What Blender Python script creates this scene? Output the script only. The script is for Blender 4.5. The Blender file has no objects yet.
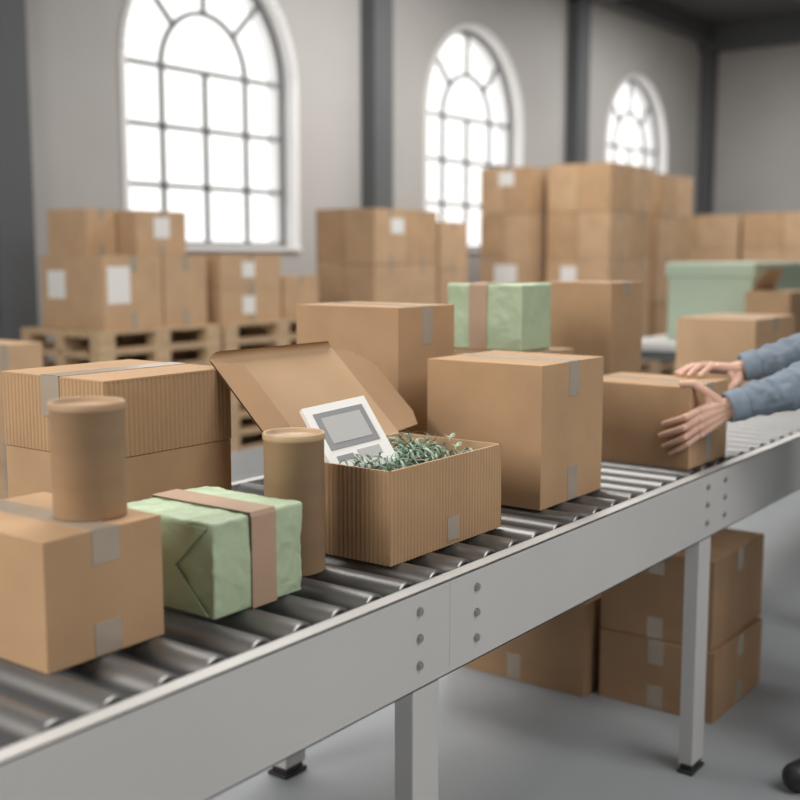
import bpy, bmesh, math, random
from mathutils import Vector, Matrix, noise
random.seed(7)
C = bpy.context
scene = C.scene

# ---------------------------------------------------------------- materials
def newmat(name):
    m = bpy.data.materials.new(name); m.use_nodes = True
    nt = m.node_tree; b = nt.nodes['Principled BSDF']
    return m, nt, b

def simple(name, col, rough=0.6, metal=0.0, bump=0.0, bscale=200.0, var=0.0, vscale=3.0, stretch=None, spec=None):
    m, nt, b = newmat(name)
    b.inputs['Roughness'].default_value = rough
    b.inputs['Metallic'].default_value = metal
    if spec is not None: b.inputs['Specular IOR Level'].default_value = spec
    tc = nt.nodes.new('ShaderNodeTexCoord')
    mp = nt.nodes.new('ShaderNodeMapping')
    nt.links.new(tc.outputs['Object'], mp.inputs['Vector'])
    if stretch: mp.inputs['Scale'].default_value = stretch
    n = nt.nodes.new('ShaderNodeTexNoise'); n.inputs['Scale'].default_value = vscale
    n.inputs['Detail'].default_value = 6
    nt.links.new(mp.outputs['Vector'], n.inputs['Vector'])
    r = nt.nodes.new('ShaderNodeValToRGB')
    r.color_ramp.elements[0].position = 0.3; r.color_ramp.elements[1].position = 0.7
    r.color_ramp.elements[0].color = (*[c*(1-var) for c in col], 1)
    r.color_ramp.elements[1].color = (*[min(1, c*(1+var)) for c in col], 1)
    nt.links.new(n.outputs['Fac'], r.inputs['Fac'])
    nt.links.new(r.outputs['Color'], b.inputs['Base Color'])
    if bump > 0:
        n2 = nt.nodes.new('ShaderNodeTexNoise'); n2.inputs['Scale'].default_value = bscale
        n2.inputs['Detail'].default_value = 4
        nt.links.new(mp.outputs['Vector'], n2.inputs['Vector'])
        bp = nt.nodes.new('ShaderNodeBump'); bp.inputs['Strength'].default_value = bump
        bp.inputs['Distance'].default_value = 0.002
        nt.links.new(n2.outputs['Fac'], bp.inputs['Height'])
        nt.links.new(bp.outputs['Normal'], b.inputs['Normal'])
    return m

CARD = simple('cardboard', (0.46, 0.295, 0.168), 0.75, 0, 0.3, 300, 0.10, 5, spec=0.25)
CARD2 = simple('cardboard_light', (0.51, 0.34, 0.205), 0.75, 0, 0.2, 350, 0.08, 5, spec=0.25)
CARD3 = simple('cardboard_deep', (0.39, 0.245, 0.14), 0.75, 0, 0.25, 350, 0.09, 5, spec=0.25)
EDGE = simple('cardboard_cut_edge', (0.28, 0.165, 0.09), 0.9)
KRAFT = simple('kraft_tube', (0.41, 0.27, 0.158), 0.62, 0, 0.2, 300, 0.07, 6, stretch=(1, 1, 4))
KRAFTLID = simple('kraft_lid', (0.46, 0.32, 0.19), 0.5, 0)
TAPE = simple('packing_tape', (0.42, 0.355, 0.28), 0.25, 0.15, 0.1, 60, 0.05, 10)
LABEL = simple('paper_label', (0.78, 0.76, 0.73), 0.6)
RIBBON = simple('kraft_ribbon', (0.44, 0.30, 0.205), 0.6, 0, 0.2, 200, 0.04, 8)
STEEL = simple('painted_steel', (0.57, 0.565, 0.55), 0.38, 0.1, 0.03, 40, 0.03, 2)
ROLLER = simple('roller_steel', (0.19, 0.188, 0.186), 0.38, 0.6, 0.05, 60, 0.08, 5)
RCAP = simple('roller_end_cap', (0.30, 0.30, 0.30), 0.35, 0.8)
DARK = simple('dark_plastic', (0.03, 0.03, 0.03), 0.5)
BOLT = simple('bolt_zinc', (0.42, 0.41, 0.39), 0.3, 0.9)
WOOD = simple('pallet_wood', (0.50, 0.35, 0.21), 0.8, 0, 0.4, 60, 0.18, 5, stretch=(1, 6, 6))
WALL = simple('wall_plaster', (0.46, 0.448, 0.435), 0.85, 0, 0.2, 20, 0.06, 0.8)
REVEAL = simple('window_reveal_white', (0.90, 0.90, 0.90), 0.6)
COL = simple('column_paint', (0.105, 0.112, 0.12), 0.6, 0, 0, 1, 0.05, 1)
CEIL = simple('ceiling_dark', (0.085, 0.088, 0.092), 0.8, 0, 0, 1, 0.05, 1)
FRAME = simple('window_frame_grey', (0.20, 0.205, 0.21), 0.5)
FLOOR = simple('floor_concrete', (0.33, 0.352, 0.372), 0.40, 0, 0.12, 25, 0.10, 1.3)
BIN = simple('bin_green_card', (0.43, 0.52, 0.405), 0.65, 0, 0, 1, 0.03, 3)
SCREEN = simple('print_grey', (0.24, 0.245, 0.255), 0.35)
PRINT2 = simple('print_pale', (0.45, 0.45, 0.44), 0.5)
WHITE = simple('white_card', (0.84, 0.83, 0.80), 0.45)
SKIN = simple('skin', (0.68, 0.42, 0.32), 0.48, 0, 0.25, 220, 0.10, 20)
SKIN.node_tree.nodes['Principled BSDF'].inputs['Subsurface Weight'].default_value = 0.12
SKIN.node_tree.nodes['Principled BSDF'].inputs['Subsurface Radius'].default_value = (0.02, 0.007, 0.004)
NAIL = simple('fingernail', (0.78, 0.54, 0.46), 0.3)
SHIRT = simple('shirt_blue_cotton', (0.19, 0.235, 0.29), 0.85, 0, 0.6, 500, 0.12, 25)
TROUSER = simple('trouser_navy', (0.035, 0.04, 0.055), 0.85, 0, 0.3, 300, 0.1, 10)
SHOE = simple('shoe_black', (0.018, 0.018, 0.02), 0.45)
HAIR = simple('hair_brown', (0.045, 0.025, 0.015), 0.6, 0, 0.6, 120, 0.2, 30)
EYE = simple('eye_white', (0.8, 0.8, 0.78), 0.2)
IRIS = simple('eye_iris', (0.05, 0.03, 0.02), 0.2)
LIP = simple('lips', (0.50, 0.20, 0.17), 0.45)

def tissue(name, col):
    m, nt, b = newmat(name)
    b.inputs['Roughness'].default_value = 0.5
    b.inputs['Base Color'].default_value = (*col, 1)
    tc = nt.nodes.new('ShaderNodeTexCoord')
    v = nt.nodes.new('ShaderNodeTexVoronoi'); v.feature = 'DISTANCE_TO_EDGE'
    v.inputs['Scale'].default_value = 13
    n = nt.nodes.new('ShaderNodeTexNoise'); n.inputs['Scale'].default_value = 9; n.inputs['Detail'].default_value = 6
    mx = nt.nodes.new('ShaderNodeMixRGB'); mx.inputs['Fac'].default_value = 0.25
    nt.links.new(tc.outputs['Object'], n.inputs['Vector'])
    nt.links.new(tc.outputs['Object'], mx.inputs['Color1'])
    nt.links.new(n.outputs['Color'], mx.inputs['Color2'])
    nt.links.new(mx.outputs['Color'], v.inputs['Vector'])
    bp = nt.nodes.new('ShaderNodeBump'); bp.inputs['Strength'].default_value = 0.5; bp.inputs['Distance'].default_value = 0.008
    nt.links.new(v.outputs['Distance'], bp.inputs['Height'])
    nt.links.new(bp.outputs['Normal'], b.inputs['Normal'])
    return m
TISSUE = tissue('tissue_paper_green', (0.43, 0.53, 0.355))
SHRED1 = simple('shred_green', (0.19, 0.30, 0.22), 0.6)
SHRED2 = simple('shred_pale_green', (0.36, 0.47, 0.36), 0.6)
SHREDB = simple('shred_bed_shade', (0.07, 0.10, 0.07), 0.9, 0, 1.0, 60, 0.4, 60)  # dark green painted in as the depth shade beneath the strands

# ---------------------------------------------------------------- mesh builder
class MB:
    def __init__(s): s.v = []; s.f = []; s.m = []; s.mats = []; s.smooth = []
    def mi(s, mat):
        if mat not in s.mats: s.mats.append(mat)
        return s.mats.index(mat)
    def face(s, pts, mat, smooth=False):
        b = len(s.v); s.v += [tuple(p) for p in pts]
        s.f.append(list(range(b, b+len(pts)))); s.m.append(s.mi(mat)); s.smooth.append(smooth)
    def hexa(s, p, mat):
        b = len(s.v); s.v += [tuple(q) for q in p]
        for f in ((0,3,2,1),(4,5,6,7),(0,1,5,4),(1,2,6,5),(2,3,7,6),(3,0,4,7)):
            s.f.append([b+i for i in f]); s.m.append(s.mi(mat)); s.smooth.append(False)
    def box(s, x0, x1, y0, y1, z0, z1, mat):
        s.hexa([(x0,y0,z0),(x1,y0,z0),(x1,y1,z0),(x0,y1,z0),(x0,y0,z1),(x1,y0,z1),(x1,y1,z1),(x0,y1,z1)], mat)
    def obb(s, c, a, b, d, mat):
        c, a, b, d = map(Vector, (c, a, b, d))
        a = a/2; b = b/2; d = d/2
        s.hexa([c-a-b-d, c+a-b-d, c+a+b-d, c-a+b-d, c-a-b+d, c+a-b+d, c+a+b+d, c-a+b+d], mat)
    def bar(s, p0, p1, w, dep, up, mat):
        p0 = Vector(p0); p1 = Vector(p1); up = Vector(up).normalized()
        a = p1-p0; b = up.cross(a).normalized()*w
        s.obb((p0+p1)/2, a, b, up*dep, mat)
    def prism(s, pts, off, mat, emat=None):
        off = Vector(off); n = len(pts); b = len(s.v)
        s.v += [tuple(Vector(p)) for p in pts] + [tuple(Vector(p)+off) for p in pts]
        s.f.append([b+i for i in range(n)][::-1]); s.m.append(s.mi(mat)); s.smooth.append(False)
        s.f.append([b+n+i for i in range(n)]); s.m.append(s.mi(mat)); s.smooth.append(False)
        for i in range(n):
            j = (i+1) % n
            s.f.append([b+i, b+j, b+n+j, b+n+i]); s.m.append(s.mi(emat or mat)); s.smooth.append(False)
    def lathe(s, prof, c, mats, n=64):
        b = len(s.v)
        for r, z in prof:
            for i in range(n):
                a = 2*math.pi*i/n
                s.v.append((c[0]+r*math.cos(a), c[1]+r*math.sin(a), c[2]+z))
        for k in range(len(prof)-1):
            for i in range(n):
                j = (i+1) % n
                s.f.append([b+k*n+i, b+k*n+j, b+(k+1)*n+j, b+(k+1)*n+i])
                s.m.append(s.mi(mats[k])); s.smooth.append(True)
    def capsule(s, p0, p1, r0, r1, mat, n=16, h=5, sc=None):
        p0 = Vector(p0); p1 = Vector(p1); ax = (p1-p0)
        L = ax.length; ax = ax.normalized() if L > 1e-6 else Vector((0,0,1))
        t = Vector((0,0,1)) if abs(ax.z) < 0.9 else Vector((1,0,0))
        u = ax.cross(t).normalized(); w = ax.cross(u)
        rings = []
        for i in range(h+1):
            a = math.pi/2*(1-i/h); rings.append((p0-ax*r0*math.sin(a), max(r0*math.cos(a), 1e-5)))
        for i in range(h+1):
            a = math.pi/2*i/h; rings.append((p1+ax*r1*math.sin(a), max(r1*math.cos(a), 1e-5)))
        b = len(s.v)
        for c, r in rings:
            for i in range(n):
                a = 2*math.pi*i/n
                s.v.append(tuple(c+(u*math.cos(a)+w*math.sin(a))*r))
        for k in range(len(rings)-1):
            for i in range(n):
                j = (i+1) % n
                s.f.append([b+k*n+i, b+k*n+j, b+(k+1)*n+j, b+(k+1)*n+i]); s.m.append(s.mi(mat)); s.smooth.append(True)
        s.f.append([b+i for i in range(n)][::-1]); s.m.append(s.mi(mat)); s.smooth.append(True)
        k = len(rings)-1
        s.f.append([b+k*n+i for i in range(n)]); s.m.append(s.mi(mat)); s.smooth.append(True)
    def ellipsoid(s, c, r, mat, n=24, rot=None):
        b = len(s.v); h = n//2
        for k in range(h+1):
            t = math.pi*k/h
            for i in range(n):
                a = 2*math.pi*i/n
                q = Vector((r[0]*math.sin(t)*math.cos(a), r[1]*math.sin(t)*math.sin(a), r[2]*math.cos(t)))
                if rot: q = rot @ q
                s.v.append(tuple(Vector(c)+q))
        for k in range(h):
            for i in range(n):
                j = (i+1) % n
                s.f.append([b+k*n+i, b+(k+1)*n+i, b+(k+1)*n+j, b+k*n+j]); s.m.append(s.mi(mat)); s.smooth.append(True)
    def obj(s, name, bevel=0.0, seg=2, parent=None, recalc=True, merge=False):
        vs = s.v
        xs = [v[0] for v in vs]; ys = [v[1] for v in vs]; zs = [v[2] for v in vs]
        o = Vector(((min(xs)+max(xs))/2, (min(ys)+max(ys))/2, min(zs)))
        me = bpy.data.meshes.new(name)
        me.from_pydata([tuple(Vector(v)-o) for v in vs], [], s.f)
        for m in s.mats: me.materials.append(m)
        me.polygons.foreach_set('material_index', s.m)
        me.polygons.foreach_set('use_smooth', s.smooth)
        me.update()
        if recalc or merge:
            bm = bmesh.new(); bm.from_mesh(me)
            if merge: bmesh.ops.remove_doubles(bm, verts=bm.verts, dist=1e-5)
            bmesh.ops.recalc_face_normals(bm, faces=bm.faces)
            bm.to_mesh(me); bm.free()
        ob = bpy.data.objects.new(name, me); ob.location = o
        C.collection.objects.link(ob)
        if bevel > 0:
            b = ob.modifiers.new('bevel', 'BEVEL'); b.width = bevel; b.segments = seg
            b.limit_method = 'ANGLE'; b.angle_limit = math.radians(40)
            b.harden_normals = False
        if parent: ob.parent = parent
        return ob

def empty(name, loc=(0,0,0)):
    e = bpy.data.objects.new(name, None); e.location = (0,0,0); e.empty_display_size = 0.1
    C.collection.objects.link(e); return e

# ---------------------------------------------------------------- cardboard box
def tape_on(mb, dims, axis, w, top=True, low=True, drop=0.22, full=False):
    x0,x1,y0,y1,z0,z1 = dims; e = 0.0012; h = z1-z0
    if axis == 'Y':
        c = (x0+x1)/2; a, b = c-w/2, c+w/2
        if top: mb.box(a, b, y0-e, y1+e, z1-0.0005, z1+e, TAPE)
        for ya, yb in ((y0-e, y0+0.001), (y1-0.001, y1+e)):
            if full: mb.box(a, b, ya, yb, z0+0.002, z1+e, TAPE)
            else:
                if top: mb.box(a, b, ya, yb, z1-h*drop, z1+e, TAPE)
                if low: mb.box(a, b, ya, yb, z0+0.002, z0+h*drop, TAPE)
    else:
        c = (y0+y1)/2; a, b = c-w/2, c+w/2
        if top: mb.box(x0-e, x1+e, a, b, z1-0.0005, z1+e, TAPE)
        for xa, xb in ((x0-e, x0+0.001), (x1-0.001, x1+e)):
            if top: mb.box(xa, xb, a, b, z1-h*drop, z1+e, TAPE)
            if low: mb.box(xa, xb, a, b, z0+0.002, z0+h*drop, TAPE)

def card_body(mb, dims, axis, mat):
    x0,x1,y0,y1,z0,z1 = dims; t = 0.004; g = 0.0015
    mb.box(x0, x1, y0, y1, z0, z1-t, mat)
    if axis == 'Y':
        c = (x0+x1)/2
        mb.box(x0+.0005, c-g, y0+.0005, y1-.0005, z1-t-.0002, z1, mat); mb.box(c+g, x1-.0005, y0+.0005, y1-.0005, z1-t-.0002, z1, mat)
    else:
        c = (y0+y1)/2
        mb.box(x0+.0005, x1-.0005, y0+.0005, c-g, z1-t-.0002, z1, mat); mb.box(x0+.0005, x1-.0005, c+g, y1-.0005, z1-t-.0002, z1, mat)

def cbox(dims, axis='Y', mat=None, tw=0.045, drop=0.22, low=True, top=True, full=False, labels=(), name='cardboard_box', rot=0, bevel=0.002, patch=()):
    mb = MB(); mat = mat or CARD
    card_body(mb, dims, axis, mat)
    tape_on(mb, dims, axis, tw, top, low, drop, full)
    x0,x1,y0,y1,z0,z1 = dims; e = 0.0015
    for lst, lm in ((labels, LABEL), (patch, TAPE)):
        for (fc, u, v, w, h) in lst:
            zc = z0+(z1-z0)*v
            if fc == 'Y':
                xc = x0+(x1-x0)*u; mb.box(xc-w/2, xc+w/2, y0-e, y0+.001, zc-h/2, zc+h/2, lm)
            else:
                yc = y0+(y1-y0)*u; mb.box(x0-e, x0+.001, yc-w/2, yc+w/2, zc-h/2, zc+h/2, lm)
    ob = mb.obj(name, bevel=bevel)
    return ob

ZB = 0.9055
# ================================================================= ROOM
YW = 8.0; ZC = 5.55; XR = 20.1
XL, YF = -3.0, -3.5
mb = MB(); mb.box(XL-.3, XR+.3, YF-.3, YW+.4, -0.1, 0.0, FLOOR); mb.obj('floor')
centers = [2.95, 7.82, 12.42, 17.25]; R = 1.10; SILL = 1.62; SPR = 3.27; TH = 0.36
edges = [XL, 5.35, 10.1, 14.85, XR]
mb = MB()
for k, c in enumerate(centers):
    a, b = edges[k], edges[k+1]
    for y, _ in ((YW, 0), (YW+TH, 1)):
        mb.face([(a,y,0),(c-R,y,0),(c-R,y,ZC),(a,y,ZC)], WALL)
        mb.face([(c+R,y,0),(b,y,0),(b,y,ZC),(c+R,y,ZC)], WALL)
        mb.face([(c-R,y,0),(c+R,y,0),(c+R,y,SILL),(c-R,y,SILL)], WALL)
        N = 40
        arc = [(c-R*math.cos(math.pi*i/N), SPR+R*math.sin(math.pi*i/N)) for i in range(N+1)]
        for i in range(N):
            (xa, za), (xb, zb) = arc[i], arc[i+1]
            mb.face([(xa,y,za),(xb,y,zb),(xb,y,ZC),(xa,y,ZC)], WALL)
    loop = [(c-R, SILL)] + arc + [(c+R, SILL)]
    for i in range(len(loop)):
        (xa, za), (xb, zb) = loop[i], loop[(i+1) % len(loop)]
        mb.face([(xa,YW,za),(xb,YW,zb),(xb,YW+TH,zb),(xa,YW+TH,za)], REVEAL)
mb.obj('wall_back', recalc=False)
for k, c in enumerate(centers):
    mb = MB(); y = YW+0.15; fr = 0.045; t = 0.046
    def arcbar(r, w, n=36, dep=.05):
        for i in range(n):
            p = math.pi*i/n; q = math.pi*(i+1)/n+.01
            mb.bar((c+r*math.cos(p), y, SPR+r*math.sin(p)), (c+r*math.cos(q), y, SPR+r*math.sin(q)), w, dep, (0,1,0), FRAME)
    arcbar(R-fr/2, fr)
    mb.box(c-R, c-R+fr, y-.025, y+.025, SILL, SPR, FRAME); mb.box(c+R-fr, c+R, y-.025, y+.025, SILL, SPR, FRAME)
    mb.box(c-R, c+R, y-.025, y+.025, SILL, SILL+fr, FRAME)
    ri = R*0.50
    arcbar(ri, t, dep=.04)
    for sx in (-ri, 0, ri): mb.box(c+sx-t/2, c+sx+t/2, y-.02, y+.02, SILL, SPR, FRAME)
    for z in (SPR, SPR-.545, SPR-1.09): mb.box(c-R, c+R, y-.02, y+.02, z-t/2, z+t/2, FRAME)
    for a in (45, 90, 135):
        p = math.radians(a)
        mb.bar((c+ri*math.cos(p), y, SPR+ri*math.sin(p)), (c+R*math.cos(p), y, SPR+R*math.sin(p)), t, 0.04, (0,1,0), FRAME)
    n = 40
    for i in range(n):
        p = math.pi*i/n; q = math.pi*(i+1)/n+.01; rr = R+.03
        mb.bar((c+rr*math.cos(p), YW-.010, SPR+rr*math.sin(p)), (c+rr*math.cos(q), YW-.010, SPR+rr*math.sin(q)), .06, .02, (0,1,0), REVEAL)
    mb.box(c-R-.06, c-R, YW-.02, YW, SILL, SPR, REVEAL); mb.box(c+R, c+R+.06, YW-.02, YW, SILL, SPR, REVEAL)
    mb.box(c-R-.07, c+R+.07, YW-.04, YW+.01, SILL-.04, SILL, REVEAL)
    mb.obj('window_%d' % (k+1))
for k, x in enumerate([5.42, 10.22, 14.97, 19.95]):
    mb = MB(); mb.box(x-.17, x+.17, YW-.20, YW+.01, 0, ZC, COL)
    mb.box(x-.22, x+.22, YW-.23, YW+.01, 0, .25, COL)
    mb.obj('trim_%d' % (k+1), bevel=.008)
mb = MB(); mb.box(XR, XR+.3, YF, YW+.4, 0, ZC, WALL); mb.obj('wall_right')
mb = MB(); mb.box(XL-.3, XL, YF, YW+.4, 0, ZC, WALL); mb.obj('wall_left_blocker')  # unseen wall, added to block world light from the left
mb = MB(); mb.box(XL, XR, YF-.3, YF, 0, ZC, WALL); mb.obj('wall_front_blocker')  # unseen wall behind the camera, added to keep world light out
mb = MB(); mb.box(XL, XR-.01, YW-.04, YW+.02, 0, .15, COL); mb.obj('baseboard_back')
mb = MB(); mb.box(XR-.03, XR+.02, YF, YW-.3, 0, .15, COL); mb.obj('baseboard_right')
mb = MB(); mb.box(XL-.3, XR+.3, YF-.3, YW+.4, ZC, ZC+.15, CEIL); mb.obj('ceiling')
mb = MB()
for x in (5.35, 10.2, 14.95, 19.8): mb.box(x-.15, x+.15, YF, YW, ZC-.42, ZC, COL)
for y in (7.82, 5.4, 3.0): mb.box(XL, XR, y-.1, y+.1, ZC-.30, ZC-.001, COL)
mb.obj('trim_ceiling_beams')

# ================================================================= CONVEYOR
conv = empty('roller_conveyor')
X0, X1, YN, YFAR = -0.7, 8.2, 1.183, 2.20
ZT, ZU = 0.900, 0.710
def beam(y_out, sgn, name):
    mb = MB(); segs = [X0, 1.757, 3.148, 4.55, 5.95, X1]
    for i in range(len(segs)-1):
        a, b = segs[i]+.0003, segs[i+1]-.0003
        ys = sorted((y_out, y_out+sgn*.004)); mb.box(a, b, ys[0], ys[1], ZU, ZT, STEEL)
        ys = sorted((y_out, y_out+sgn*.036)); mb.box(a, b, ys[0], ys[1], ZT-.004, ZT, STEEL)
        mb.box(a, b, ys[0], ys[1], ZU, ZU+.004, STEEL)
        ys = sorted((y_out+sgn*.032, y_out+sgn*.036)); mb.box(a, b, ys[0], ys[1], ZT-.07, ZT, STEEL)
    return mb.obj(name, bevel=.0008, parent=conv)
beam(YN, 1, 'side_rail_near'); beam(YFAR, -1, 'side_rail_far')
mb = MB()
for xb in (1.655, 1.852, 3.08, 3.217, 4.46, 4.64, 5.86, 6.04):
    for z in (.862, .810, .757):
        b = len(mb.v)
        for (yy, rr) in ((YN+.001, .0088), (YN-.0025, .0088), (YN-.003, .0065), (YN-.0065, .006), (YN-.0075, .004)):
            for i in range(12):
                a = 2*math.pi*i/12; mb.v.append((xb+rr*math.cos(a), yy, z+rr*math.sin(a)))
        for k in range(4):
            for i in range(12):
                j = (i+1) % 12
                mb.f.append([b+k*12+i, b+k*12+j, b+(k+1)*12+j, b+(k+1)*12+i]); mb.m.append(mb.mi(BOLT)); mb.smooth.append(False)
        mb.f.append([b+48+i for i in range(12)]); mb.m.append(mb.mi(BOLT)); mb.smooth.append(False)
mb.obj('bolts', parent=conv)
mb = MB(); RR = .032; zc = 0.905-RR; n = 24
x = -0.62
def ylathe(mb, x, z, prof, mats):
    b = len(mb.v)
    for r, y in prof:
        for i in range(n):
            a = 2*math.pi*i/n; mb.v.append((x+r*math.cos(a), y, z+r*math.sin(a)))
    for k in range(len(prof)-1):
        for i in range(n):
            j = (i+1) % n
            mb.f.append([b+k*n+i, b+k*n+j, b+(k+1)*n+j, b+(k+1)*n+i]); mb.m.append(mb.mi(mats[k])); mb.smooth.append(True)
ya, yb = YN+.046, YFAR-.046
while x < X1-.05:
    ylathe(mb, x, zc, [(.0001,ya+.004),(.012,ya+.004),(.0125,ya+.002),(.024,ya+.002)], [DARK]*3)
    ylathe(mb, x, zc, [(.024,ya+.003),(.026,ya),(.0295,ya),(RR,ya+.003)], [RCAP]*3)
    ylathe(mb, x, zc, [(RR,ya+.003),(RR,yb-.003)], [ROLLER])
    ylathe(mb, x, zc, [(RR,yb-.003),(.0295,yb),(.026,yb),(.0001,yb-.002)], [RCAP, RCAP, DARK])
    ylathe(mb, x, zc, [(.006,YN+.03),(.006,ya+.006)], [BOLT])
    ylathe(mb, x, zc, [(.006,yb-.006),(.006,YFAR-.03)], [BOLT])
    x += .1
mb.obj('rollers', parent=conv)
def leg(x0, y0, y1):
    mb.box(x0, x0+.088, y0, y1, .03, ZU+.001, STEEL)
    mb.box(x0+.008, x0+.080, y0+.004, y1-.004, .0, .03, DARK)
    mb.box(x0-.004, x0+.092, y0-.003, y1+.003, .0, .012, DARK)
mb = MB()
for x0 in (0.15, 1.637, 3.04, 4.52, 6.0, 7.6): leg(x0, YN+.002, YN+.046)
for x0 in (0.75, 2.31, 4.0, 5.4, 7.6): leg(x0, YFAR-.07, YFAR-.002)
for x0 in (0.19, 1.68, 4.1, 5.5): mb.box(x0, x0+.04, YN+.046, YFAR-.03, ZU-.0+.01, ZU+.06, STEEL)
mb.obj('legs', bevel=.003, parent=conv)

# ================================================================= OBJECTS ON CONVEYOR
cbox((.974,1.200,1.372,1.68,ZB,ZB+.20), 'Y', CARD, tw=.052, drop=.27)
def canister(cx, cy, z, r, h, lidmat, name='cardboard_canister', rolled=.006):
    mb = MB(); b = r-.0012
    prof = [(.0001,.0),(b-.002,.0),(b,.002),(b,h-.014),(r,h-.0135),(r+.0006,h-.010),(r+.0008,h-.002),(r-.001,h),(r-rolled+.002,h),(r-rolled,h-.003),(r-rolled-.001,h-.008),(.0001,h-.008)]
    mats = [KRAFT]*4+[lidmat]*7
    mb.lathe(prof, (cx, cy, z), mats, 72)
    return mb.obj(name, merge=True)
canister(1.132,1.464, ZB+.2015, .0595, .185, KRAFT)
canister(1.619,1.460, ZB, .0605, .275, KRAFTLID)

def wrapped(dims, ribbon_axis, rw, endface=True, amp=.004, seed=0, roff=0.0):
    x0,x1,y0,y1,z0,z1 = dims
    bm = bmesh.new(); bmesh.ops.create_cube(bm, size=1.0)
    bmesh.ops.subdivide_edges(bm, edges=bm.edges[:], cuts=47, use_grid_fill=True)
    sx, sy, sz = x1-x0, y1-y0, z1-z0; rad = .006
    for v in bm.verts:
        p = v.co.copy()
        q = Vector((p.x*sx, p.y*sy, p.z*sz))
        inner = Vector((max(-sx/2+rad, min(sx/2-rad, q.x)), max(-sy/2+rad, min(sy/2-rad, q.y)), max(-sz/2+rad, min(sz/2-rad, q.z))))
        d = q-inner
        nrm = d.normalized() if d.length > 1e-7 else Vector((0,0,1))
        base = inner+nrm*rad if d.length > 1e-7 else q
        s = q+Vector((seed, seed*2, 0))
        f = noise.noise(s*14)*.5 + (1-abs(noise.noise(s*11)*3))*.35 + (1-abs(noise.noise(s*26+Vector((5,1,2)))*3))*.22
        off = (f-.35)*amp
        if endface and abs(p.x+.5) < 1e-4 and abs(p.y) < .47 and abs(p.z) < .47:
            s_, t_ = abs(p.y*2), abs(p.z*2+.12)
            if s_ > t_*1.02: off -= .003*min(1, (s_-t_)*12)
            off += .0025*abs(math.sin(6*(p.y+p.z)))*(1-s_)
        if p.z < -.49: off = 0
        v.co = base+nrm*off
        if v.co.z < -sz/2: v.co.z = -sz/2
    for f in bm.faces: f.smooth = True
    me = bpy.data.meshes.new('wrapped_package'); bm.to_mesh(me); bm.free()
    me.materials.append(TISSUE)
    ob = bpy.data.objects.new('wrapped_package', me)
    ob.location = ((x0+x1)/2, (y0+y1)/2, (z0+z1)/2)
    C.collection.objects.link(ob)
    mb = MB(); e = amp*.55+.0006; t = .0012
    if ribbon_axis == 'Y':
        c = (x0+x1)/2+roff; a, b = c-rw/2, c+rw/2
        path = [(y0-e, z0+.0005), (y0-e, z1-.004), (y0-e+.004, z1+e), (y1+e-.004, z1+e), (y1+e, z1-.004), (y1+e, z0+.0005)]
        for i in range(len(path)-1):
            p, q = path[i], path[i+1]
            dy, dz = q[0]-p[0], q[1]-p[1]; L = math.hypot(dy, dz); ny, nz = dz/L*t, -dy/L*t
            mb.hexa([(a,p[0],p[1]),(b,p[0],p[1]),(b,p[0]+ny,p[1]+nz),(a,p[0]+ny,p[1]+nz),(a,q[0],q[1]),(b,q[0],q[1]),(b,q[0]+ny,q[1]+nz),(a,q[0]+ny,q[1]+nz)], RIBBON)
    else:
        c = (y0+y1)/2+roff; a, b = c-rw/2, c+rw/2
        path = [(x0-e, z0+.0005), (x0-e, z1-.004), (x0-e+.004, z1+e), (x1+e-.004, z1+e), (x1+e, z1-.004), (x1+e, z0+.0005)]
        for i in range(len(path)-1):
            p, q = path[i], path[i+1]
            dx, dz = q[0]-p[0], q[1]-p[1]; L = math.hypot(dx, dz); nx, nz = dz/L*t, -dx/L*t
            mb.hexa([(p[0],a,p[1]),(p[0],b,p[1]),(p[0]+nx,b,p[1]+nz),(p[0]+nx,a,p[1]+nz),(q[0],a,q[1]),(q[0],b,q[1]),(q[0]+nx,b,q[1]+nz),(q[0]+nx,a,q[1]+nz)], RIBBON)
    r = mb.obj('ribbon')
    r.parent = ob; r.matrix_parent_inverse = Matrix.Translation(ob.location).inverted()
    if endface:
        mb = MB(); xx = x0-.0025; ym = (y0+y1)/2
        mb.prism([(xx, y0+.012, z0+.006), (xx, y1-.012, z0+.006), (xx-.001, ym+.02, z0+sz*.60), (xx-.001, ym-.02, z0+sz*.60)], (-.0016, 0, 0), TISSUE)
        mb.prism([(xx, y0+.012, z1-.008), (xx-.002, ym-.03, z0+sz*.47), (xx-.002, ym+.035, z0+sz*.47), (xx, y1-.012, z1-.008)], (-.001, 0, 0), TISSUE)
        r = mb.obj('end_folds', bevel=.0006)
        r.parent = ob; r.matrix_parent_inverse = Matrix.Translation(ob.location).inverted()
    return ob
wrapped((1.295,1.522,1.353,1.605,ZB,ZB+.168), 'Y', .062, amp=.007, roff=.006)

def ribbed(mb, dims, mat, pitch=.0118, amp=.0022):
    x0,x1,y0,y1,z0,z1 = dims
    pts = []
    def side(p, q, nrm):
        L = math.hypot(q[0]-p[0], q[1]-p[1]); k = max(2, round(L/pitch)); m = 8*k
        for i in range(m):
            t = i/m; w = amp*(abs(math.sin(math.pi*k*t)) - 1.0)
            pts.append((p[0]+(q[0]-p[0])*t+nrm[0]*w, p[1]+(q[1]-p[1])*t+nrm[1]*w))
    side((x0,y0),(x1,y0),(0,-1)); side((x1,y0),(x1,y1),(1,0)); side((x1,y1),(x0,y1),(0,1)); side((x0,y1),(x0,y0),(-1,0))
    b = len(mb.v); n_ = len(pts)
    for z in (z0, z1):
        for p in pts: mb.v.append((p[0], p[1], z))
    for i in range(n_):
        j = (i+1) % n_
        mb.f.append([b+i, b+j, b+n_+j, b+n_+i]); mb.m.append(mb.mi(mat)); mb.smooth.append(True)

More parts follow.
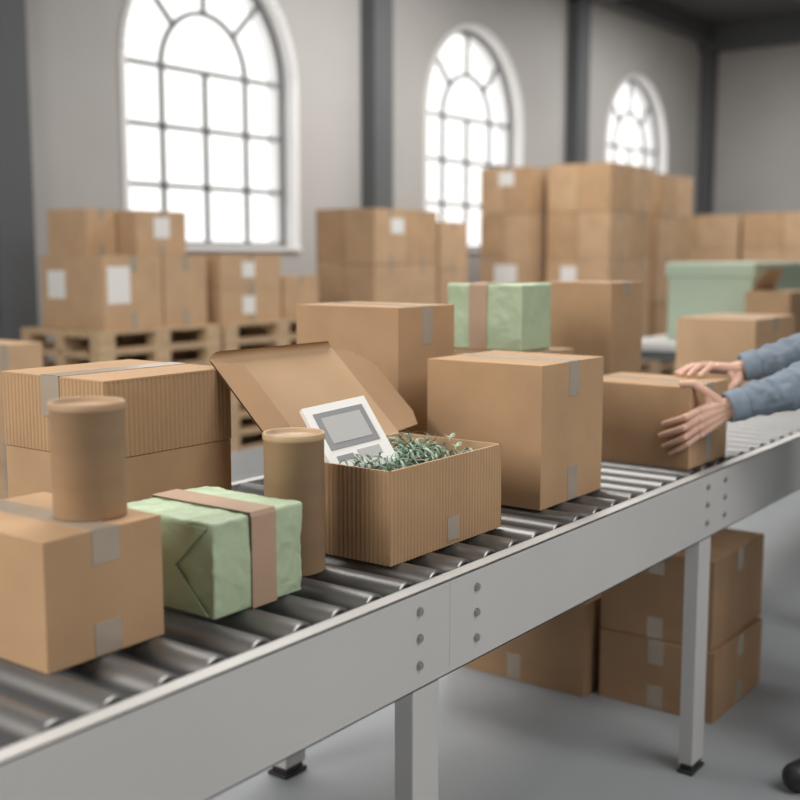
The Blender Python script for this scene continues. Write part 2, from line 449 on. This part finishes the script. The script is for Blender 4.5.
d = (1.435,1.79,1.80,2.145,ZB,ZB+.368)
mb = MB(); x0,x1,y0,y1,z0,z1 = d
mb.box(x0+.003,x1-.003,y0+.003,y1-.003,z0,z0+.205,CARD)
mb.box(x0+.006,x1-.006,y0+.006,y1-.006,z0+.20,z1-.006,CARD3)
ribbed(mb, (x0,x1,y0,y1,z0+.207,z1-.004), CARD, pitch=.0122, amp=.0034)
yc = (y0+y1)/2
mb.box(x0,x1,y0,yc-.0015,z1-.004,z1,CARD); mb.box(x0,x1,yc+.0015,y1,z1-.004,z1,CARD)
mb.box(x0-.0015,x1+.0015,yc-.03,yc+.03,z1-.0005,z1+.0015,TAPE)
mb.box(x0-.002,x0+.001,yc-.03,yc+.03,z1-.085,z1+.0015,TAPE); mb.box(x1-.001,x1+.002,yc-.03,yc+.03,z1-.085,z1+.0015,TAPE)
mb.obj('corrugated_box')

# open box with lid
x0,x1,y0,y1 = 1.742,2.165,1.316,1.61; z0 = ZB; z1 = ZB+.192; t = .005
mb = MB()
mb.box(x0+.003,x1-.003,y0+.003,y1-.003,z0,z0+t,CARD)
ribbed(mb, (x0,x1,y0,y1,z0,z1), CARD, pitch=.0115, amp=.0030)
mb.box(x0+.003,x0+.003+t,y0+.003,y1-.003,z0+t,z1,CARD2); mb.box(x1-.003-t,x1-.003,y0+.003,y1-.003,z0+t,z1,CARD2)
mb.box(x0+.003,x1-.003,y0+.003,y0+.003+t,z0+t,z1,CARD2); mb.box(x0+.003,x1-.003,y1-.003-t,y1-.003,z0+t,z1,CARD2)
mb.box(x0+.20,x0+.245,y0-.0012,y0+.001,z0+.010,z0+.062,TAPE)
hz = Vector((0, .212, .196)); Ln = hz.length; u = hz.normalized(); N = Vector((0, -u.z, u.y))
H0 = Vector((x0+.002, y1-.002, z1)); H1 = Vector((x1-.002, y1-.002, z1))
mb.prism([H0, H1, H1+hz, H0+hz], -N*.004, CARD2, EDGE)
T0 = H0+hz; T1 = H1+hz; pa, pb = T0, T1
for k in range(4):
    an = math.radians(35+25*k); dv = (u*math.cos(an) + N*math.sin(an))*.0055
    ins = Vector((.003+.002*k,0,0))
    qa, qb = pa+dv+ins, pb+dv-ins
    mb.prism([pa, pb, qb, qa], -N*.003, CARD, EDGE)
    pa, pb = qa, qb
fd = (Vector((1,0,0))*.99 - N*.10).normalized()*.135
mb.prism([H1+u*.004, H1+u*.02+fd*.80, H1+u*(Ln*.22)+fd, H1+u*(Ln*.80)+fd, H1+hz*.95+fd*.55, H1+hz-u*.004], -N*.004, CARD3, EDGE)
fd = (Vector((1,0,0))*.75 + N*.65).normalized()*.055
mb.prism([H0+u*.01, H0+u*.05+fd, H0+u*(Ln*.80)+fd, H0+hz*.98], -N*.003, CARD3, EDGE)
mb.obj('open_cardboard_box')

# shredded paper: loose curly strands
random.seed(33)
mb = MB()
cx, cy = (x0+x1)/2, (y0+y1)/2
bx = (x0+.012, x1-.012, y0+.012, y1-.012)
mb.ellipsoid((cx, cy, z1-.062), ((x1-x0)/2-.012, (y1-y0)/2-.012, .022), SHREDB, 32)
for s in range(110):
    axd = Vector((random.uniform(-1,1), random.uniform(-.8,.8), random.uniform(-.12,.15))).normalized()
    tt = axd.cross(Vector((0,0,1))).normalized(); bb = axd.cross(tt).normalized()
    rad = random.uniform(.009, .0165); turns = random.uniform(1.4, 3.0)
    adv = random.uniform(.022, .042)
    px = random.uniform(bx[0]+.03, bx[1]-.03)-axd.x*adv*turns/2; py = random.uniform(bx[2]+.03, bx[3]-.03)-axd.y*adv*turns/2
    pz = z1+random.uniform(-.036, .000)
    mt = SHRED1 if random.random() < .6 else SHRED2
    w = random.uniform(.0022, .0031); ph = random.uniform(0, 6.28); prev = None
    K = int(turns*16)
    bend = random.uniform(-.03, .03)
    for k in range(K+1):
        f = k/K; a = ph + turns*2*math.pi*f
        c_ = Vector((px,py,pz)) + axd*(adv*turns*f) + tt*(rad*math.cos(a)+bend*math.sin(math.pi*f)) + bb*rad*.85*math.sin(a)
        wv = (axd + tt*.15*math.cos(a))*w
        ok = bx[0] < c_.x < bx[1] and bx[2] < c_.y < bx[3]
        if not ok and c_.z < z1+.004: prev = None; continue
        if c_.x < bx[0]-.006 or c_.x > bx[1]+.010 or c_.y < bx[2]-.008 or c_.y > bx[3]: prev = None; continue
        cur = (c_-wv, c_+wv)
        if prev: mb.face([prev[0], cur[0], cur[1], prev[1]], mt, True)
        prev = cur
mb.obj('shredded_paper', recalc=False)

# framed card
mb = MB()
a = Vector((.95,-.22,.09)).normalized(); b = Vector((.05,-.100,-.100)); b = (b - a*b.dot(a)).normalized()
nn = a.cross(b).normalized()
if nn.y > 0: nn = -nn
c = Vector((1.848,1.506,1.138)); W, Hh = .170, .170
mb.obb(c, a*W, b*Hh, nn*.012, WHITE)
mb.obb(c+nn*.0065-b*.020, a*W*.78, b*Hh*.54, nn*.002, SCREEN)
mb.obb(c+nn*.0075-b*.020, a*W*.62, b*Hh*.38, nn*.002, PRINT2)
mb.obb(c+nn*.0065+b*.048+a*.025, a*W*.36, b*Hh*.13, nn*.001, PRINT2)
mb.obb(c+nn*.0065+b*.048-a*.040, a*W*.26, b*Hh*.08, nn*.001, SCREEN)
mb.obj('framed_card', bevel=.0015)

cbox((2.358,2.685,1.325,1.662,ZB,ZB+.354), 'Y', CARD, tw=.052, drop=.25)
cbox((2.39,2.658,1.78,2.14,ZB,ZB+.480), 'Y', CARD, tw=.05, drop=.22)
cbox((3.078,3.375,1.242,1.60,ZB,ZB+.24), 'Y', CARD, tw=.045, full=True)
cbox((3.13,3.42,1.80,2.14,ZB,ZB+.305), 'Y', CARD, tw=.045)
wrapped((3.15,3.35,1.85,2.14,ZB+.3075,ZB+.525), 'X', .07, endface=False, seed=3, roff=.02)
cbox((3.757,4.03,1.83,2.12,ZB,ZB+.520), 'Y', CARD, tw=.04, drop=.1)
cbox((5.22,5.80,1.80,2.19,ZB,ZB+.32), 'Y', CARD2, tw=.05, drop=.2)

# ================================================================= BOXES UNDER CONVEYOR
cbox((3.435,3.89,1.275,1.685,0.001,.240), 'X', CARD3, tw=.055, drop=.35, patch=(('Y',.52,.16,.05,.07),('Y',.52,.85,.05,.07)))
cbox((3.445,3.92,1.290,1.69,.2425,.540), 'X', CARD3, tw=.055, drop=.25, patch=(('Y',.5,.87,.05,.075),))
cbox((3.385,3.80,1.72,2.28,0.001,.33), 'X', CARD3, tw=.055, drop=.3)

# ================================================================= BACKGROUND
def pallet(mb, x0, x1, y0, y1, z):
    L = (x1-x0)
    for i in range(3):
        yy = y0+(y1-y0-.1)*i/2; mb.box(x0, x1, yy, yy+.1, z, z+.02, WOOD)
    for i in range(3):
        for j in range(3):
            xx = x0+(L-.14)*i/2; yy = y0+(y1-y0-.1)*j/2
            mb.box(xx, xx+.14, yy, yy+.1, z+.02, z+.10, WOOD)
    for i in range(3):
        xx = x0+(L-.14)*i/2; mb.box(xx, xx+.14, y0, y1, z+.10, z+.12, WOOD)
    for i in range(6):
        yy = y0+(y1-y0-.1)*i/5; mb.box(x0, x1, yy, yy+.1, z+.12, z+.143, WOOD)
def pstack(x0, x1, y0, y1, n, name='wooden_pallet_stack'):
    mb = MB()
    for i in range(n): pallet(mb, x0, x1, y0, y1, i*.144)
    mb.obj(name); return n*.144
zp = pstack(4.93, 6.08, 6.22, 7.1, 7)
pstack(6.13, 7.45, 6.22, 7.1, 7)
zp += .001
cbox((5.05,5.58,6.3,7.0,zp,zp+.52), 'Y', CARD2, tw=.06, labels=(('X',.75,.6,.2,.2),('Y',.25,.6,.2,.26)))
cbox((5.60,6.02,6.3,6.9,zp,zp+.52), 'Y', CARD2, tw=.06)
cbox((5.12,5.38,6.55,7.0,zp+.522,zp+.85), 'Y', CARD2, tw=.05)
cbox((5.40,5.87,6.35,6.8,zp+.522,zp+.84), 'Y', CARD2, tw=.05, labels=(('Y',.5,.62,.15,.15),))
cbox((6.17,6.85,6.3,6.8,zp,zp+.26), 'Y', CARD2, tw=.05, labels=(('Y',.45,.5,.14,.14),))
cbox((6.17,6.85,6.3,6.8,zp+.262,zp+.53), 'Y', CARD2, tw=.05, labels=(('Y',.45,.55,.14,.12),))
cbox((6.93,7.38,6.35,6.8,zp,zp+.35), 'Y', CARD2, tw=.05)
cbox((2.88,3.31,4.6,5.1,0.001,.54), 'Y', CARD2); cbox((2.88,3.31,4.6,5.1,.542,1.11), 'Y', CARD2)

def bstack(x0, x1, y0, y1, z0, nx, ny, rows, rh, name='stacked_cardboard_boxes', labels=()):
    mb = MB(); g = .006
    for r in range(rows):
        for i in range(nx):
            for j in range(ny):
                a0 = x0+(x1-x0)*i/nx; a1 = x0+(x1-x0)*(i+1)/nx-g
                b0 = y0+(y1-y0)*j/ny; b1 = y0+(y1-y0)*(j+1)/ny-g
                dd = (a0, a1, b0, b1, z0+r*rh, z0+(r+1)*rh-g)
                card_body(mb, dd, 'Y', CARD2 if (r+i+j) % 3 else CARD)
                tape_on(mb, dd, 'Y', .05, drop=.18)
    for (fc, x, y, z, w, h) in labels:
        if fc == 'Y': mb.box(x-w/2, x+w/2, y0-.003, y0+.001, z-h/2, z+h/2, LABEL)
        else: mb.box(x0-.003, x0+.001, y-w/2, y+w/2, z-h/2, z+h/2, LABEL)
    mb.obj(name)
z3 = pstack(8.1, 9.2, 6.25, 7.05, 3)+.001
bstack(8.10,9.10,6.3,7.0,z3,2,2,3,.51, labels=(('Y',8.45,0,1.8,.2,.14),))
pstack(9.25, 10.0, 6.35, 7.05, 3)
bstack(9.28,9.80,6.4,7.0,z3,1,1,3,.48)
pstack(11.4, 12.65, 5.55, 6.42, 3)
bstack(11.42,12.52,5.6,6.39,z3,2,2,4,.53, labels=(('X',0,6.1,1.3,.2,.22),))
pstack(11.1, 12.0, 6.46, 7.2, 3)
bstack(11.20,11.95,6.5,7.15,z3,1,2,4,.525, labels=(('X',0,6.8,2.4,.2,.16),('X',0,6.8,1.3,.3,.25)))
pstack(13.0, 14.35, 5.7, 6.5, 3)
bstack(13.05,14.1,5.75,6.45,z3,2,2,4,.525)
pstack(17.0, 18.2, 3.6, 7.6, 4)
bstack(17.05,18.1,6.2,7.5,.578,1,2,3,.53)
bstack(17.05,18.1,4.9,6.15,.578,1,2,3,.535)
bstack(17.05,18.1,3.65,4.85,.578,1,2,3,.53)

mb = MB(); wx0,wx1,wy0,wy1 = 8.2,10.9,2.60,3.95
zt = .85
mb.box(wx0,wx1,wy0,wy1,zt-.06,zt,STEEL)
mb.box(wx0+.05,wx1-.05,wy0+.05,wy1-.05,zt-.14,zt-.06,COL)
for xx in (wx0+.06, wx1-.14):
    for yy in (wy0+.06, wy1-.14): mb.box(xx, xx+.08, yy, yy+.08, 0, zt-.1, COL)
mb.box(wx0+.1,wx1-.1,wy0+.08,wy1-.12,.25,.28,COL)
mb.obj('workbench', bevel=.006)
mb = MB(); bx0,bx1,by0,by1 = 8.74,10.4,3.05,3.75
mb.box(bx0,bx1,by0,by1,zt+.002,1.38,BIN)
mb.box(bx0-.02,bx1+.02,by0-.02,by1+.02,1.36,1.46,BIN)
mb.box(bx0-.012,bx1+.012,by0-.012,by1+.012,1.455,1.472,BIN)
mb.obj('lidded_storage_box', bevel=.015, seg=3)
d = (8.44,8.98,2.66,3.00,zt+.002,1.26)
mb = MB(); card_body(mb, d, 'X', CARD); tape_on(mb, d, 'Y', .05, top=False)
mb.prism([(8.48,2.96,1.262),(8.96,2.96,1.262),(8.92,2.86,1.43),(8.54,2.86,1.43)], (0,.006,.003), CARD2, EDGE)
mb.obj('cardboard_box', bevel=.002)

# ================================================================= WORKER
wk = empty('warehouse_worker')
def remesh(ob, vox, sm=4, fac=.5):
    r = ob.modifiers.new('remesh', 'REMESH'); r.mode = 'VOXEL'; r.voxel_size = vox; r.use_smooth_shade = True
    s = ob.modifiers.new('smooth', 'SMOOTH'); s.iterations = sm; s.factor = fac
def chain(mb, pts, rad, mat, n=16):
    for i in range(len(pts)-1): mb.capsule(pts[i], pts[i+1], rad[i], rad[i+1], mat, n=n)

def hand(name, wrist, fore, knuckles, fingers, thumb, palmn):
    mb = MB(); w = Vector(wrist); palmn = Vector(palmn)
    ks = [Vector(k) for k in knuckles]
    across = (ks[3]-ks[0]).normalized()
    wi = [w-across*.018, w-across*.006, w+across*.006, w+across*.018]
    for i in range(4):
        mb.capsule(wi[i], ks[i], .0175, .0125, SKIN)
        mb.capsule(wi[i]+palmn*.004, (wi[i]*.45+ks[i]*.55)+palmn*.004, .015, .0145, SKIN)
        if i < 3: mb.capsule((wi[i]+wi[i+1])/2, (ks[i]+ks[i+1])/2*.96+w*.04, .016, .0118, SKIN)
    sc = (1.0, 1.03, .98, .86)
    for i, f in enumerate(fingers):
        pts = [ks[i]]+[Vector(p) for p in f]
        rs = [r*sc[i] for r in (.0120, .0100, .0090, .0076)]
        chain(mb, pts, rs, SKIN)
        mb.capsule(pts[1], pts[1], rs[1]*1.08, rs[1]*1.08, SKIN)
        mb.capsule(ks[i]-palmn*.002, ks[i]-palmn*.002, .0128, .0128, SKIN)
    tp = [Vector(p) for p in thumb]
    chain(mb, tp, [.0175, .0138, .0118, .0095], SKIN)
    mb.capsule(tp[0], (ks[0]+w)/2, .017, .014, SKIN); mb.capsule(tp[1], ks[0]*.6+w*.4, .011, .011, SKIN)
    f = Vector(fore)
    mb.capsule(w-across*.010, f-across*.012, .0215, .027, SKIN); mb.capsule(w+across*.010, f+across*.012, .0215, .027, SKIN)
    ob = mb.obj(name, parent=wk); remesh(ob, .0020, 2, .5)
    mb = MB()
    for i, f in enumerate(list(fingers)+[thumb[1:]]):
        a = Vector(f[-2]); b = Vector(f[-1]); dr = (b-a).normalized()
        r = (.0078 if i < 4 else .0095)
        if name == 'hand_left': out = Vector((-1,0,0)) if i < 4 else Vector((0,0,1))
        else: out = Vector((0,0,1)) if i < 4 else Vector((1,0,0))
        out = out-dr*out.dot(dr)
        out.normalize(); side = dr.cross(out).normalized()
        rot = Matrix((side, dr, out)).transposed()
        mb.ellipsoid(b+out*(r*.80)-dr*.001, (r*.62, .0058, .0014), NAIL, 16, rot)
    mb.obj(name+'_nails', parent=wk)
hand('hand_left', (3.165,1.168,1.080), (3.235,1.108,1.098),
     [(3.094,1.220,1.080),(3.088,1.219,1.056),(3.090,1.219,1.032),(3.100,1.219,1.010)],
     [[(3.054,1.246,1.062),(3.059,1.286,1.047),(3.0700,1.318,1.036)],
      [(3.051,1.248,1.032),(3.057,1.292,1.014),(3.0700,1.327,1.001)],
      [(3.054,1.246,1.004),(3.058,1.286,.984),(3.0700,1.315,.971)],
      [(3.065,1.242,.983),(3.059,1.271,.964),(3.0705,1.294,.951)]],
     [(3.146,1.186,1.102),(3.116,1.208,1.130),(3.092,1.238,1.1562),(3.076,1.270,1.1555)], (0,1,0))
hand('hand_right', (3.500,1.262,1.166), (3.570,1.155,1.196),
     [(3.428,1.292,1.174),(3.422,1.317,1.178),(3.425,1.342,1.175),(3.434,1.364,1.168)],
     [[(3.389,1.306,1.177),(3.360,1.314,1.166),(3.338,1.319,1.1550)],
      [(3.380,1.335,1.181),(3.347,1.344,1.168),(3.323,1.349,1.1550)],
      [(3.384,1.361,1.178),(3.353,1.372,1.167),(3.331,1.379,1.1550)],
      [(3.399,1.383,1.171),(3.374,1.395,1.163),(3.355,1.402,1.1545)]],
     [(3.488,1.250,1.150),(3.455,1.245,1.128),(3.422,1.255,1.106),(3.387,1.272,1.090)], (0,0,-1))

mb = MB()
EL, SL = (3.375,.965,1.160), (3.445,.80,1.36); ER, SR = (3.665,1.00,1.250), (3.80,.82,1.41)
WL, WR_ = (3.182,1.153,1.088), (3.520,1.232,1.174)
def lerp(a, b, t): return tuple(a[i]+(b[i]-a[i])*t for i in range(3))
mb.capsule(lerp(WL,EL,.12), EL, .044, .074, SHIRT); mb.capsule(EL, SL, .072, .074, SHIRT)
mb.capsule(lerp(WR_,ER,.12), ER, .044, .074, SHIRT); mb.capsule(ER, SR, .072, .074, SHIRT)
random.seed(5)
for W_, E_ in ((WL,EL),(WR_,ER)):
    ax = (Vector(E_)-Vector(W_)).normalized(); t = Vector((0,0,1)); u_ = ax.cross(t).normalized(); w_ = ax.cross(u_)
    for k in range(7):   # soft diagonal sleeve folds
        f = .16+.12*k; rr = .044+.030*f
        a0 = random.uniform(0, 6.28); p = Vector(lerp(W_, E_, f)); q = Vector(lerp(W_, E_, f+.10))
        prev = None
        for j in range(5):
            an = a0+j*.42; c_ = p.lerp(q, j/4)+(u_*math.cos(an)+w_*math.sin(an))*(rr-.003)
            if prev is not None: mb.capsule(prev, c_, .0095, .0095, SHIRT, n=10, h=3)
            prev = c_
mb.capsule((3.555,.68,.98),(3.545,.775,1.29),.115,.118,SHIRT); mb.capsule((3.715,.69,.98),(3.705,.785,1.31),.115,.118,SHIRT)
mb.capsule((3.635,.68,.98),(3.625,.78,1.32),.12,.13,SHIRT)
mb.capsule(SL,(3.62,.805,1.44),.068,.06,SHIRT); mb.capsule(SR,(3.62,.805,1.44),.068,.06,SHIRT)
mb.capsule(SL,(3.58,.75,1.25),.066,.10,SHIRT); mb.capsule(SR,(3.68,.76,1.27),.066,.10,SHIRT)
sh = mb.obj('shirt', parent=wk); remesh(sh, .005, 3)
tx = bpy.data.textures.new('cloth_folds', 'CLOUDS'); tx.noise_scale = .05
dm = sh.modifiers.new('folds', 'DISPLACE'); dm.texture = tx; dm.strength = .014; dm.mid_level = .5; dm.texture_coords = 'LOCAL'
mb = MB()
for W_, E_ in ((WL,EL),(WR_,ER)):
    ax = (Vector(E_)-Vector(W_)).normalized(); t = Vector((0,0,1)); u_ = ax.cross(t).normalized(); w_ = ax.cross(u_)
    c0 = Vector(W_)-ax*.020
    prof = [(.030,.03),(.038,0.0),(.043,-.001),(.0455,.004),(.049,.045),(.046,.052)]
    b = len(mb.v); n = 28
    for r, s_ in prof:
        for i in range(n):
            a = 2*math.pi*i/n; rr = r*(1+.02*math.sin(3*a))
            mb.v.append(tuple(c0+ax*s_+(u_*math.cos(a)+w_*math.sin(a))*rr))
    for k in range(len(prof)-1):
        for i in range(n):
            j = (i+1) % n
            mb.f.append([b+k*n+i,b+k*n+j,b+(k+1)*n+j,b+(k+1)*n+i]); mb.m.append(mb.mi(SHIRT)); mb.smooth.append(True)
n = 24
mb.obj('cuffs', parent=wk)
mb = MB()
mb.capsule((3.57,.67,.96),(3.71,.68,.96),.115,.115,TROUSER)
chain(mb,[(3.56,.67,.92),(3.45,.80,.50),(3.315,.795,.10)],[.10,.072,.058],TROUSER)
chain(mb,[(3.72,.68,.92),(3.76,.72,.50),(3.78,.64,.10)],[.10,.072,.058],TROUSER)
tr = mb.obj('trousers', parent=wk); remesh(tr, .008, 4)
mb = MB()
def shoe(h, toe):
    h = Vector(h); toe = Vector(toe); m = h.lerp(toe,.62)
    mb.capsule(h+Vector((0,0,.05)), m+Vector((0,0,.052)), .040, .050, SHOE); mb.capsule(m+Vector((0,0,.052)), toe+Vector((0,0,.044)), .050, .041, SHOE)
    mb.capsule(h+Vector((0,0,.09)), h.lerp(toe,.25)+Vector((0,0,.08)), .042, .04, SHOE)
    mb.capsule(h+Vector((0,0,.016)), m+Vector((0,0,.016)), .0155, .0155, SHOE)
    s = (toe-h).normalized().cross(Vector((0,0,1)))*.03
    for q in (s,-s): mb.capsule(h+q*.7+Vector((0,0,.013)), m+q+Vector((0,0,.013)), .0125, .0125, SHOE); mb.capsule(m+q+Vector((0,0,.013)), toe+q*.5+Vector((0,0,.013)), .0125, .0125, SHOE)
shoe((3.320,.785,0),(3.130,.910,0)); shoe((3.79,.61,0),(3.77,.83,0))
so = mb.obj('shoes', parent=wk); remesh(so, .005, 3)
mb = MB()
hc = Vector((3.60,.93,1.60))
tilt = Matrix.Rotation(math.radians(-28), 3, 'X')
def hp(x,y,z): return hc + tilt @ Vector((x,y,z))
mb.ellipsoid(hp(0,-.01,.03), (.076,.095,.09), SKIN, 32, tilt)
mb.ellipsoid(hp(0,.02,-.035), (.060,.070,.080), SKIN, 32, tilt)
mb.capsule(hp(0,.085,.012), hp(0,.108,-.025), .008, .014, SKIN)
mb.capsule(hp(-.01,.075,-.085), hp(.01,.075,-.085), .020, .020, SKIN)
mb.ellipsoid(hp(-.078,-.005,-.01), (.010,.018,.032), SKIN, 16, tilt); mb.ellipsoid(hp(.078,-.005,-.01), (.010,.018,.032), SKIN, 16, tilt)
mb.capsule((3.62,.80,1.42), hp(0,-.02,-.06), .058, .055, SKIN)
hd = mb.obj('head', parent=wk); remesh(hd, .004, 4)
mb = MB()
for sx in (-.031,.031):
    mb.ellipsoid(hp(sx,.080,.006), (.013,.010,.008), EYE, 16, tilt); mb.ellipsoid(hp(sx,.089,.004), (.005,.003,.005), IRIS, 12, tilt)
    mb.capsule(hp(sx-.014,.088,.026), hp(sx+.014,.088,.027), .003, .003, HAIR)
mb.capsule(hp(-.02,.088,-.056), hp(.02,.088,-.056), .0055, .0055, LIP)
mb.obj('face_features', parent=wk)
mb = MB()
mb.ellipsoid(hp(0,-.022,.045), (.086,.100,.092), HAIR, 32, tilt); mb.ellipsoid(hp(0,-.06,0), (.075,.06,.085), HAIR, 32, tilt)
hr = mb.obj('hair', parent=wk); remesh(hr, .005, 3)

# ================================================================= LIGHT
w = bpy.data.worlds.new('daylight'); scene.world = w; w.use_nodes = True
bg = w.node_tree.nodes['Background']
bg.inputs['Color'].default_value = (1.0, 0.985, 0.965, 1); bg.inputs['Strength'].default_value = 1.6
def area(name, loc, target, size, power, col=(1,1,1), sy=None):
    l = bpy.data.lights.new(name, 'AREA'); l.energy = power; l.color = col; l.size = size
    if sy: l.shape = 'RECTANGLE'; l.size_y = sy
    o = bpy.data.objects.new(name, l); o.location = loc
    o.rotation_euler = (Vector(target)-Vector(loc)).to_track_quat('-Z','Y').to_euler()
    C.collection.objects.link(o); return o
area('fill_left', (-2.2, 2.8, 3.2), (2.4,1.5,.9), 2.4, 195, (1,.955,.90))  # added soft fill for the left-facing sides
area('overhead_fill', (3.4, 3.4, 5.0), (3.2,2.0,0), 2.6, 180, (1,.975,.94))  # added overhead fill above the conveyor, no fixture
area('overhead_fill', (9.5, 4.8, 5.0), (9.5,5.2,0), 3.0, 250, (1,.975,.94))  # added fill for the back wall and stacks, no fixture
area('overhead_fill', (15.5, 4.5, 5.0), (15.5,5.0,0), 3.0, 230, (1,.98,.95))  # added fill for the far end of the room, no fixture
area('overhead_fill', (2.5, -2.0, 4.6), (2.6,1.4,.5), 3.0, 150, (1,.98,.96))  # added front fill from behind the camera, no fixture

# ================================================================= CAMERA
cam = bpy.data.cameras.new('camera'); co = bpy.data.objects.new('camera', cam); C.collection.objects.link(co)
cam.sensor_width = 36; cam.lens = 50.58; cam.clip_end = 100
az, p = math.radians(36.58), math.radians(7.27)
F = Vector((math.cos(az)*math.cos(p), math.sin(az)*math.cos(p), -math.sin(p)))
co.location = (0, 0, 1.52); co.rotation_euler = F.to_track_quat('-Z','Y').to_euler()
cam.dof.use_dof = True; cam.dof.focus_distance = 2.4; cam.dof.aperture_fstop = 2.2
scene.camera = co
scene.view_settings.view_transform = 'Standard'
